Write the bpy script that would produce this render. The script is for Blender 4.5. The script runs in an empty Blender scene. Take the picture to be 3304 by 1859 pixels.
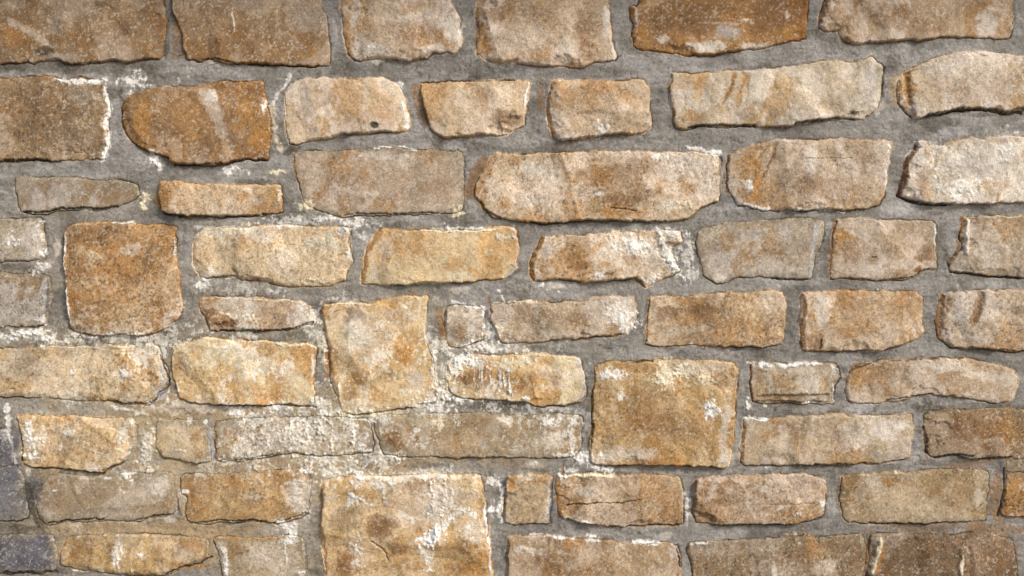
import bpy, math, random
import numpy as np

# ------------------------------------------------------------------ camera, sky, sun, exposure
CAMZ = 1.36           # camera height; 1 photo pixel (3304 wide) = 1 mm on the face of the wall
DIST = 2.6
FACE = 0.020          # reference plane: stone faces stand 20 mm in front of the mortar
sc = bpy.context.scene
C = sc.collection
cam = bpy.data.cameras.new('camera')
cam.sensor_width = 36.0
cam.lens = 36.0 * DIST / 3.304
cam.clip_start = 0.05
cam.clip_end = 200
co = bpy.data.objects.new('camera', cam)
co.location = (0, -FACE - DIST, CAMZ)
co.rotation_euler = (math.radians(90), 0, 0)
C.objects.link(co)
sc.camera = co

SUN_EL, SUN_AZ = math.radians(38), math.radians(52)     # azimuth to the right of the wall's normal
w = bpy.data.worlds.new('World')
sc.world = w
w.use_nodes = True
wn = w.node_tree.nodes
bg = wn['Background']
sky = wn.new('ShaderNodeTexSky')
sky.sky_type = 'NISHITA'
sky.sun_disc = False
sky.sun_elevation = SUN_EL
sky.sun_rotation = math.pi - SUN_AZ      # sun stands in front of the wall (-Y), to the right (+X)
sky.air_density = 1.0
sky.dust_density = 3.0
w.node_tree.links.new(sky.outputs[0], bg.inputs[0])
bg.inputs[1].default_value = 0.09
sun = bpy.data.lights.new('sun', 'SUN')
sun.energy = 2.0
sun.angle = math.radians(12)
sun.color = (1.0, 0.95, 0.88)
so = bpy.data.objects.new('sun', sun)
d = np.array([math.cos(SUN_EL) * math.sin(SUN_AZ), -math.cos(SUN_EL) * math.cos(SUN_AZ), math.sin(SUN_EL)])
from mathutils import Vector
so.rotation_euler = Vector(d).to_track_quat('Z', 'Y').to_euler()
so.location = tuple(d * 8)
C.objects.link(so)
sc.view_settings.view_transform = 'Standard'
sc.view_settings.look = 'None'
sc.view_settings.exposure = 0.70
sc.view_settings.gamma = 1.0
ALB = 0.80            # albedo of a surface = ALB x its displayed linear value

# ------------------------------------------------------------------ noise on numpy arrays
rng = np.random.RandomState(7)
TAB = rng.rand(512, 512).astype(np.float32)

def vnoise(x, y, ox=0, oy=0):
    xi = np.floor(x); yi = np.floor(y)
    fx = (x - xi).astype(np.float32); fy = (y - yi).astype(np.float32)
    xi = (xi.astype(np.int32) + ox) & 511; yi = (yi.astype(np.int32) + oy) & 511
    fx = fx * fx * (3 - 2 * fx); fy = fy * fy * (3 - 2 * fy)
    x1 = (xi + 1) & 511; y1 = (yi + 1) & 511
    a = TAB[yi, xi]; b = TAB[yi, x1]; c = TAB[y1, xi]; e = TAB[y1, x1]
    return (a + (b - a) * fx) * (1 - fy) + (c + (e - c) * fx) * fy

def fbm(x, y, wl, octv=4, seed=0, gain=0.5, rot=0.0):
    """-1..1, wl = longest wavelength in metres"""
    s = 0; a = 1; t = 0
    for k in range(octv):
        an = rot + 0.6 * k
        ca, sa = math.cos(an), math.sin(an)
        xx = (x * ca - y * sa) / wl; yy = (x * sa + y * ca) / wl
        s = s + a * (vnoise(xx, yy, 37 * seed + 11 * k, 91 * seed + 5 * k) * 2 - 1)
        t += a; a *= gain; wl = wl / 2.03
    return s / t * 1.5

def sstep(a, b, x):
    t = np.clip((x - a) / (b - a), 0, 1)
    return t * t * (3 - 2 * t)

def lin(c):
    c = np.array(c, dtype=np.float64) / 255.0
    return (np.where(c <= 0.04045, c / 12.92, ((c + 0.055) / 1.055) ** 2.4) * ALB).astype(np.float32)

# ------------------------------------------------------------------ wall lattice
S = 0.0025
X0, X1, Z0, Z1 = -2.06, 2.06, 0.0, 2.62
nx = int((X1 - X0) / S) + 1; nz = int((Z1 - Z0) / S) + 1
xs = (X0 + S * np.arange(nx)).astype(np.float32); zs = (Z0 + S * np.arange(nz)).astype(np.float32)
GX, GZ = np.meshgrid(xs, zs)          # [nz, nx]

ORG = {'a': (0, 0), 'b': (859, 0), 'c': (1716.5, 0), 'd': (0, 483), 'e': (859, 483), 'f': (1716.5, 483),
       'g': (0, 966), 'h': (859, 966), 'i': (1716.5, 966)}
K = 3304 / 2575 / 1000.0
def W(t, x, y):
    """a place on the wall in metres"""
    ox, oy = ORG[t]
    return ((ox + x / 3) * K - 1.652, CAMZ + 0.9295 - (oy + y / 3) * K)

# domain warp that makes every outline and stain ragged
WX = 0.0030 * fbm(GX, GZ, 0.045, 3, 1) + 0.0024 * fbm(GX, GZ, 0.021, 2, 61) + 0.0016 * fbm(GX, GZ, 0.009, 2, 2)
WZ = 0.0030 * fbm(GX, GZ, 0.045, 3, 3) + 0.0024 * fbm(GX, GZ, 0.021, 2, 62) + 0.0016 * fbm(GX, GZ, 0.009, 2, 4)
PWX = 0.016 * fbm(GX, GZ, 0.075, 4, 81, 0.6)
PWZ = 0.016 * fbm(GX, GZ, 0.075, 4, 82, 0.6)
N_big = fbm(GX, GZ, 0.16, 4, 5)
N_mid = fbm(GX, GZ, 0.045, 4, 6)
N_fine = fbm(GX, GZ, 0.011, 3, 7, 0.75)
N_grain = fbm(GX, GZ, 0.0052, 2, 8, 0.8)
N_crust = fbm(GX, GZ, 0.022, 4, 9, 0.7)
N_flake = fbm(GX, GZ, 0.013, 3, 63, 0.85)
N_run = fbm(GX * 2.2, GZ * 0.8, 0.02, 3, 64, 0.75)
N_drag = fbm(GX, GZ * 3.2, 0.12, 4, 10, 0.6, 0.05)     # horizontal trowel / bedding streaks
N_vert = fbm(GX * 3.5, GZ, 0.10, 4, 11, 0.6)           # vertical run marks
N_diag = fbm((GX + GZ * 0.5) * 2.2, (GZ - GX * 0.5), 0.03, 3, 14, 0.7)

# ------------------------------------------------------------------ the stones: outline on the wall, displayed colour, relief in mm, widths of the broken edges L R T B in mm, look
STONES = []  # light falloff sits in these colours: top and corners darker, lower middle brighter
def st(name_, t, pts, col, h=22, bev=(4, 5, 4, 4), label=None):
    v = list(map(float, pts.split()))
    P = []
    for i in range(0, len(v), 2):
        x, y = W(t, v[i], v[i + 1])
        # a stone cut by the picture's edge goes on beyond it
        if x < -1.657: x -= 0.10 + 0.05 * ((len(STONES) * 7) % 5) / 5
        if x > 1.657: x += 0.09 + 0.05 * ((len(STONES) * 3) % 5) / 5
        if y > CAMZ + 0.935: y += 0.05
        if y < CAMZ - 0.935: y -= 0.05
        P.append((x, y))
    STONES.append((P, col, h, bev, label))

st('A1','a',"-60 -60 1170 -60 1195 0 1205 60 1225 160 1228 260 1215 340 1225 400 1180 430 1060 432 940 450 800 450 700 455 620 470 480 472 420 440 320 440 240 460 120 458 -60 470",(160,134,103),22,(5,6,4,5))
st('A2','a',"1290 -60 1275 20 1310 110 1345 180 1370 260 1375 350 1395 430 1480 455 1560 430 1680 460 1840 465 2000 470 2200 475 2380 480 2460 480 2475 430 2470 300 2460 200 2440 90 2410 10 2400 -60",(164,137,105),24,(6,5,4,4))
st('A3','b',"-10 -60 -20 0 -10 60 10 150 20 260 40 380 80 430 140 445 240 430 420 442 560 440 640 430 690 390 790 368 830 378 890 335 900 280 880 200 890 130 850 60 820 0 810 -60",(202,180,154),26,(10,10,4,6))
st('A4','b',"1040 -60 1020 0 1000 80 1020 150 1040 210 1020 320 1020 390 1080 430 1200 465 1300 450 1320 470 1400 465 1500 480 1560 480 1700 488 1840 480 1960 450 2060 430 2070 400 2040 300 2030 150 2020 50 2000 -60",(201,176,147),28,(26,14,4,5))
st('A5','b',"2240 -60 2260 0 2230 50 2180 40 2190 110 2215 180 2200 240 2215 330 2260 358 2350 365 2500 380 2640 400 2780 395 2900 380 3060 360 3200 345 3300 320 3460 280 3510 262 3515 150 3525 60 3520 -60",(172,131,84),26,(9,6,4,6),'rust brown stone with rough mottled face')
st('A6','c',"1120 -60 1095 0 1070 80 1050 130 1050 190 1100 220 1140 225 1190 210 1220 260 1270 305 1360 312 1480 300 1600 292 1740 285 1900 280 2010 260 2120 265 2300 268 2420 268 2480 265 2510 200 2510 130 2500 40 2505 -60",(193,168,139),26,(14,6,4,6))
st('B1','a',"-60 595 100 585 200 570 300 565 400 570 480 600 600 590 700 600 770 590 785 680 800 760 790 860 790 980 800 1050 785 1130 765 1195 680 1185 560 1190 440 1200 360 1210 220 1195 120 1205 -60 1205",(158,133,102),22,(5,8,4,4))
st('B2','a',"930 740 980 700 1100 670 1220 645 1350 648 1480 640 1590 630 1660 600 1780 610 1900 612 1970 610 1990 700 2010 780 2030 880 2030 980 2020 1080 2010 1195 1860 1190 1720 1215 1580 1235 1400 1232 1280 1210 1270 1170 1160 1150 1080 1120 1030 1080 980 1040 930 980 912 900 910 800",(165,131,93),24,(7,7,5,5),'orange stained stone with a grey streak')
st('B3','a',"2250 590 2400 588 2577 590 2700 580 2880 580 2990 620 3030 680 3060 740 3075 800 3080 880 3070 970 3020 985 2900 985 2750 990 2577 1000 2480 1030 2350 1050 2220 1075 2180 1060 2160 1000 2140 900 2150 800 2145 700 2180 630",(213,191,162),24,(5,16,4,5),'cream stone with a small round hole')
st('B4','b',"600 630 760 615 900 612 1080 602 1250 605 1420 610 1400 720 1380 840 1370 930 1310 970 1250 1005 1150 1005 1080 1000 960 1010 880 1025 780 1035 710 1000 670 960 640 860 620 790 600 720",(212,187,154),27,(5,7,4,6))
st('B5','b',"1600 620 1660 600 1850 600 2050 602 2280 598 2320 650 2335 750 2330 850 2340 910 2320 960 2270 990 2200 1000 2060 1000 1940 1018 1820 1020 1760 1050 1640 1045 1600 1010 1590 960 1560 930 1560 840 1560 740 1585 680",(208,183,153),28,(8,6,4,6))
st('B6','c',"-70 570 -60 545 100 552 250 545 380 525 500 530 650 515 800 500 900 485 1050 460 1200 458 1330 460 1440 430 1500 470 1530 500 1530 600 1510 700 1490 790 1460 830 1370 890 1300 890 1220 885 1050 895 940 915 840 940 700 948 560 945 480 935 300 940 120 935 30 960 -30 950 -50 900 -70 800 -85 700",(206,188,162),28,(7,12,4,4))
st('B7','c',"1680 530 1790 500 1860 460 1960 410 2080 400 2250 378 2360 400 2640 420 2640 790 2560 800 2440 840 2350 820 2200 812 2080 820 1980 835 1860 860 1760 875 1700 830 1665 790 1650 700 1650 600",(206,186,159),30,(46,6,5,4))
st('C1','d',"100 -110 200 -110 330 -105 500 -110 700 -85 880 -75 1000 -40 1020 20 950 60 850 95 700 118 560 118 400 125 340 150 200 150 140 130 120 60 100 -20",(165,150,131),6,(6,10,8,3))
st('C2','d',"1190 -60 1240 -75 1340 -75 1460 -58 1560 -52 1700 -55 1850 -60 2000 -65 2100 -60 2110 20 2110 90 2120 140 2030 160 1960 180 1800 175 1650 165 1500 175 1380 178 1250 160 1200 130 1190 80 1175 0",(205,178,144),22,(7,5,4,5))
st('C3','e',"-365 -290 -250 -300 -120 -305 0 -305 150 -325 300 -340 500 -320 700 -315 890 -310 905 -200 910 -60 915 60 900 120 780 150 600 150 450 152 300 160 150 165 0 168 -100 150 -200 120 -290 60 -305 0 -330 -80 -362 -200",(190,169,145),14,(5,5,4,4))
st('C4','e',"1140 -280 1180 -295 1350 -280 1500 -290 1700 -300 1860 -295 2000 -305 2200 -300 2400 -290 2577 -300 2720 -305 2840 -290 2870 -250 2875 -100 2865 0 2840 60 2700 120 2620 195 2480 210 2300 215 2100 210 1900 205 1700 215 1530 230 1400 215 1290 205 1150 185 1070 120 1030 50 1000 0 1000 -30 1050 -130 1100 -200",(211,186,154),30,(6,6,4,7),'large pale stone with a pointed left end and brown stain')
st('C5','c',"360 1160 420 1130 520 1100 600 1090 720 1060 900 1055 1200 1055 1440 1055 1600 1060 1600 1120 1580 1170 1560 1280 1550 1400 1540 1449 1500 1540 1400 1570 1200 1575 1000 1575 800 1575 650 1580 560 1565 500 1540 430 1540 400 1500 360 1449 345 1350 350 1250",(194,172,145),22,(8,7,4,6))
st('C6','c',"1780 1060 1840 1065 1950 1100 2080 1060 2200 1040 2400 1030 2640 1025 2640 1510 2500 1525 2350 1530 2150 1525 2050 1525 1950 1535 1800 1515 1700 1480 1665 1440 1690 1350 1680 1280 1700 1220 1720 1160 1770 1110",(212,196,172),28,(14,6,5,6),'whitish stone')
st('D1','d',"-60 205 120 215 280 205 300 240 300 330 305 400 290 440 310 490 240 510 100 515 -60 535",(189,173,150),14,(5,10,6,8))
st('D2','d',"-60 620 100 625 250 620 350 640 360 720 350 800 330 900 320 980 260 1005 150 1020 60 1020 -60 1015",(172,158,139),13,(5,18,10,4))
st('D3','d',"480 290 530 245 600 232 700 238 850 235 1000 235 1150 245 1290 262 1300 350 1300 470 1325 560 1335 650 1345 760 1350 860 1345 910 1300 970 1240 1030 1150 1060 1080 1078 950 1070 850 1060 760 1075 650 1070 560 1065 510 1030 500 920 490 800 485 680 475 580 465 450 465 360",(185,147,101),22,(5,5,5,7),'square rust orange stone')
st('D4','d',"1490 310 1540 270 1620 255 1800 265 1950 260 2100 260 2300 265 2450 270 2577 260 2620 270 2640 330 2635 420 2640 520 2600 600 2590 660 2500 700 2350 705 2200 708 2080 700 2000 670 1920 665 1830 650 1750 630 1630 635 1550 645 1500 625 1470 590 1445 540 1455 460 1455 380",(225,200,164),24,(9,8,6,8))
st('D5','e',"285 280 330 270 450 285 600 290 740 290 880 290 1000 295 1150 270 1260 265 1310 280 1325 360 1325 480 1320 570 1280 620 1240 645 1100 665 950 670 800 680 650 685 500 695 350 695 200 690 155 680 155 620 165 540 180 440 210 370 260 310",(225,199,158),24,(15,7,4,6))
st('D6','e',"1510 340 1650 335 1800 325 1950 325 2080 305 2250 300 2380 290 2450 280 2560 290 2577 370 2500 395 2490 450 2520 520 2560 600 2500 630 2420 655 2350 690 2300 720 2265 700 2225 640 2150 650 2080 655 1980 672 1900 670 1840 672 1780 655 1650 655 1530 658 1450 665 1425 610 1430 540 1440 460 1480 420",(215,190,158),27,(12,16,4,6),'broken stone with a white jagged right end')
st('D7','f',"150 300 250 265 400 245 560 235 720 215 880 205 1000 212 1075 225 1075 300 1040 420 1010 540 985 640 880 650 760 640 680 625 560 625 420 630 340 670 250 670 175 620 165 560 145 480 130 400",(184,167,145),14,(5,18,5,4))
st('D8','f',"1180 215 1300 210 1500 215 1700 225 1900 220 1930 240 1925 350 1920 450 1935 540 1930 575 1850 585 1760 630 1700 645 1500 655 1300 655 1180 650 1140 640 1135 560 1150 450 1160 350 1180 280",(189,166,138),18,(6,4,4,5))
st('D9','f',"2130 190 2300 180 2480 180 2640 185 2640 640 2480 635 2350 625 2200 605 2080 600 2050 580 2040 530 2080 480 2140 450 2140 380 2130 300",(184,166,141),18,(7,4,4,4))
st('E1','d',"1490 820 1530 800 1700 808 1900 800 2100 815 2250 825 2320 860 2350 920 2360 980 2300 1005 2200 1030 2080 1045 1950 1050 1840 1035 1700 1045 1580 1040 1555 1000 1530 940 1500 900",(192,166,136),20,(6,8,6,6))
st('E2','e',"-155 860 -60 850 60 840 200 845 300 815 420 800 560 790 640 790 640 880 628 980 630 1100 655 1180 680 1260 700 1350 710 1449 720 1530 700 1590 560 1600 540 1625 400 1640 250 1660 150 1685 50 1680 0 1660 -27 1551 -87 1431 -92 1350 -97 1250 -107 1150 -127 1060 -152 940",(212,178,126),26,(8,6,4,5),'tall yellow ochre block')
st('E3','e',"790 880 850 865 960 870 1040 880 1070 910 1075 1000 1065 1110 1000 1140 900 1165 830 1170 800 1140 785 1080 775 1000 775 930",(184,164,138),16,(8,7,5,5),'smallest stone')
st('E4','e',"1150 860 1250 850 1400 835 1520 830 1650 840 1800 820 1950 800 2100 790 2210 790 2225 850 2225 930 2200 1000 2170 1060 2100 1080 1950 1095 1850 1110 1700 1110 1550 1120 1400 1130 1250 1130 1180 1110 1160 1050 1130 960 1120 880",(189,168,141),20,(5,18,5,4))
st('E5','f',"-230 800 -120 795 0 790 120 790 300 770 450 765 540 770 600 745 690 742 765 765 785 850 780 950 765 1040 765 1110 740 1150 650 1165 500 1165 350 1170 200 1150 0 1155 -150 1155 -260 1150 -270 1060 -250 900",(195,167,131),24,(5,5,5,5))
st('E6','f',"915 780 1050 760 1200 748 1400 755 1600 752 1780 755 1825 790 1830 880 1820 980 1830 1060 1790 1110 1700 1135 1580 1170 1500 1190 1300 1190 1150 1195 930 1195 910 1100 910 960",(196,167,132),26,(15,5,4,5))
st('E7','f',"1960 770 2100 765 2230 745 2400 745 2640 750 2640 1195 2450 1195 2300 1180 2150 1180 2050 1165 1960 1100 1935 980 1960 870",(191,171,146),24,(16,4,4,4))
st('F1','d',"-60 1205 100 1195 300 1180 420 1165 600 1180 800 1160 1000 1175 1160 1180 1190 1230 1200 1290 1230 1330 1240 1400 1230 1470 1180 1500 1130 1570 1100 1600 950 1590 800 1585 600 1570 400 1550 200 1540 -60 1540",(211,182,139),18,(5,14,6,12))
st('F2','d',"1300 1160 1400 1145 1470 1125 1540 1105 1640 1120 1740 1130 1850 1140 2000 1140 2150 1150 2300 1160 2370 1180 2370 1280 2350 1400 2360 1500 2350 1600 2200 1610 2000 1608 1800 1610 1600 1605 1450 1600 1340 1560 1310 1470 1290 1380 1290 1260",(222,190,143),24,(5,7,5,4),'warm ochre rectangular stone')
st('F3','e',"830 1270 950 1245 1100 1240 1280 1240 1450 1225 1600 1245 1750 1250 1790 1260 1820 1370 1850 1480 1840 1540 1800 1590 1700 1610 1600 1620 1480 1620 1380 1590 1200 1570 1000 1560 850 1540 810 1480 790 1380 800 1300",(220,191,145),22,(6,12,5,6),'stone crusted with white lime and drip marks')
st('F4','e',"1920 1330 2000 1300 2200 1290 2400 1270 2577 1275 2700 1280 2840 1275 2960 1300 3000 1340 2990 1449 2980 1600 2965 1800 2950 1950 2930 2095 2800 2070 2572 2065 2400 2060 2200 2060 2000 2060 1890 2050 1880 1950 1890 1830 1900 1700 1905 1550 1915 1449",(192,159,111),27,(5,5,5,4),'large square brown stone with white lime along its top')
st('F5','f',"530 1295 620 1300 750 1300 900 1295 1080 1300 1180 1310 1200 1400 1150 1449 1140 1560 1140 1600 1000 1600 800 1590 620 1590 550 1580 530 1500 525 1400",(191,174,149),18,(5,8,5,9))
st('F6','f',"1300 1340 1400 1295 1500 1275 1700 1265 1900 1255 2150 1255 2250 1280 2400 1310 2520 1350 2560 1400 2550 1480 2520 1560 2400 1590 2150 1560 2000 1530 1850 1530 1700 1560 1600 1590 1400 1590 1270 1580 1255 1500 1260 1420",(192,169,141),20,(8,14,5,7))
st('G0','g',"-60 340 20 360 60 480 70 600 20 620 -60 600",(114,112,118),12,(4,5,5,5))
st('G1','g',"110 250 250 250 400 245 550 250 750 262 900 270 980 265 1010 330 1000 430 960 500 920 570 880 610 800 640 760 680 700 682 620 660 500 645 350 640 230 635 170 610 140 560 150 470 145 380 125 300",(207,174,128),24,(6,12,5,6))
st('G2','g',"1180 290 1300 285 1450 290 1540 290 1540 400 1560 500 1560 590 1450 595 1350 575 1220 545 1170 480 1165 380",(192,165,125),12,(5,8,5,5))
st('G3','g',"1620 300 1750 280 1900 270 2100 260 2300 265 2450 260 2577 265 2780 290 2790 370 2795 450 2790 510 2650 525 2500 540 2300 525 2120 520 2000 550 1850 570 1700 580 1620 580 1620 450",(187,165,135),13,(5,7,8,5))
st('G4','h',"240 260 400 250 600 240 850 235 1100 240 1400 250 1600 250 1800 255 1815 330 1800 420 1780 510 1740 545 1600 550 1400 545 1200 550 1000 560 800 545 600 545 480 540 310 530 280 430 250 350",(177,155,124),12,(10,6,10,5))
st('G5','i',"480 260 600 280 750 265 900 255 1050 235 1200 230 1280 250 1400 235 1500 260 1620 245 1750 240 1750 350 1740 430 1725 560 1650 590 1500 605 1350 610 1180 605 1000 612 800 615 650 620 480 620 455 600 450 500 465 400 475 320",(191,170,141),22,(8,5,5,5))
st('G6','i',"1850 240 1950 210 2150 205 2400 205 2640 195 2640 570 2500 560 2350 570 2200 560 2100 540 2000 550 1920 560 1880 520 1860 430 1840 330",(152,124,91),18,(6,5,6,5))
st('H0','g',"-60 640 100 630 140 700 160 850 175 1000 120 1030 -60 1040",(143,140,143),14,(5,7,8,6),'bluish grey stone in the corner')
st('I0','g',"-60 1150 150 1160 300 1165 365 1170 390 1260 385 1400 330 1430 -60 1440",(112,108,113),14,(5,7,6,6),'dark slate grey stone in the corner')
st('H1','g',"290 800 330 720 450 700 600 715 750 720 900 705 1050 695 1200 690 1270 700 1290 800 1310 880 1310 960 1280 990 1150 1000 1020 1035 880 1030 750 1030 600 1040 420 1045 330 1065 280 1020 250 930 255 860",(170,149,121),15,(9,7,8,8))
st('H2','g',"1350 720 1400 695 1600 690 1800 690 2000 685 2200 660 2310 660 2330 760 2320 860 2310 980 2250 1010 2170 1045 2060 1055 1900 1030 1750 1040 1600 1045 1480 1060 1400 1035 1380 980 1410 860 1360 830",(190,159,114),18,(6,7,10,5))
st('H3','h',"-155 760 -60 730 100 700 300 710 500 700 700 690 830 700 1030 710 1060 780 1070 880 1080 1000 1100 1080 1110 1200 1120 1320 1130 1449 1130 1520 -110 1520 -120 1449 -150 1300 -165 1100 -160 900",(207,173,123),22,(8,7,8,4),'largest block, ochre with white lime veins')
st('H4','h',"1260 700 1400 700 1560 700 1590 720 1580 850 1570 960 1565 1065 1450 1060 1300 1070 1230 1050 1230 950 1240 850 1245 760",(192,169,136),22,(6,10,5,4),'narrow upright stone')
st('H5','h',"1640 710 1750 705 1900 695 2050 705 2200 700 2400 705 2560 720 2580 850 2580 1060 2450 1070 2250 1078 2150 1075 2000 1080 1900 1060 1800 1040 1690 1010 1660 1000 1630 900 1625 800",(187,161,129),24,(9,5,5,5))
st('H6','i',"120 740 250 715 450 700 650 700 850 705 1000 715 1090 740 1090 850 1080 930 1070 1000 950 1040 850 1065 750 1065 600 1060 400 1070 250 1070 120 1050 100 980 100 850",(183,157,128),20,(6,6,5,6))
st('H7','i',"1230 710 1350 690 1500 680 1650 680 1800 670 1900 655 2050 665 2200 660 2320 680 2330 800 2320 920 2310 1040 2200 1045 2000 1050 1800 1055 1600 1050 1450 1060 1280 1050 1220 1000 1205 900 1215 800",(174,149,112),18,(6,5,5,5))
st('H8','i',"2480 690 2640 680 2640 1010 2450 1000 2430 960 2455 850 2470 760",(156,116,72),16,(5,5,5,5))
st('H9','i',"2480 585 2640 578 2640 655 2485 662",(149,123,90),14,(5,5,5,5))
st('I1','g',"480 1180 600 1160 850 1160 1050 1155 1250 1165 1450 1175 1540 1190 1545 1290 1540 1320 1450 1350 1350 1380 1290 1420 1200 1449 1000 1455 850 1440 700 1420 560 1400 440 1380 435 1280",(194,163,117),17,(6,7,6,12))
st('I2','g',"1610 1190 1800 1185 2000 1180 2180 1170 2250 1180 2290 1280 2300 1449 2300 1520 1680 1520 1660 1400 1640 1280",(181,161,132),15,(6,8,5,4))
st('I3','h',"1265 1165 1400 1155 1600 1165 1750 1180 1900 1185 2100 1210 2300 1230 2450 1220 2540 1250 2560 1350 2570 1520 1255 1520 1255 1350",(179,152,119),20,(5,6,5,4))
st('I4','i',"60 1240 200 1215 450 1200 700 1190 800 1150 960 1150 1100 1175 1250 1160 1370 1150 1395 1250 1385 1350 1360 1520 110 1520 90 1350",(151,128,99),16,(6,5,6,4))
st('I5','i',"1445 1150 1600 1145 1800 1150 2000 1150 2200 1135 2400 1160 2500 1200 2540 1300 2560 1520 1410 1520 1410 1400 1435 1250",(134,111,85),20,(7,6,5,4))

# masonry of the same kind going on beyond the picture on all sides
def outer():
    r = random.Random(5)
    cols = [(170, 142, 110), (178, 150, 118), (160, 135, 105), (185, 158, 125), (165, 130, 90), (190, 168, 138)]
    out = []
    def row(xa, xb, za, zb):
        x = xa
        while x < xb - 0.1:
            wd = r.uniform(0.24, 0.48)
            x2 = min(x + wd, xb)
            if xb - x2 < 0.16: x2 = xb
            g = 0.022
            j = lambda: r.uniform(-0.010, 0.010)
            P = []
            for (ax, az, bx, bz) in ((x + g, zb - g, x2 - g, zb - g), (x2 - g, zb - g, x2 - g, za + g), (x2 - g, za + g, x + g, za + g), (x + g, za + g, x + g, zb - g)):
                for k in range(3):
                    f = k / 3
                    P.append((ax + (bx - ax) * f + j(), az + (bz - az) * f + j()))
            out.append((P, r.choice(cols), r.uniform(12, 26), (5, 6, 5, 5), None))
            x = x2
    row(-2.04, 2.04, 0.02, 0.17)
    row(-2.04, 2.04, 0.19, 0.355)
    row(-2.04, 2.04, 2.37, 2.60)
    z = 0.40
    while z < 2.3:
        hgt = r.uniform(0.17, 0.24)
        row(-2.04, -1.83, z, min(z + hgt, 2.36))
        row(1.82, 2.04, z, min(z + hgt, 2.36))
        z += hgt + 0.01
    return out
N_IN = len(STONES)
ALL = STONES + outer()

def chaikin(P):
    Q = []
    n = len(P)
    for i in range(n):
        a = P[i]; b = P[(i + 1) % n]
        Q.append((a[0] * .94 + b[0] * .06, a[1] * .94 + b[1] * .06))
        Q.append((a[0] * .06 + b[0] * .94, a[1] * .06 + b[1] * .94))
    return Q

DMAX = np.full(GX.shape, -1.0, np.float32)       # signed distance to the nearest stone outline (inside > 0)
SIDEB = np.zeros(GX.shape, np.float32)           # how much the nearest outline below faces down
stone_fields = []
COL = np.zeros(GX.shape + (3,), np.float32)
FIS = np.zeros(GX.shape, np.float32)
STK = np.zeros(GX.shape, np.float32)
GRN = np.full(GX.shape, 0.7, np.float32)

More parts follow.
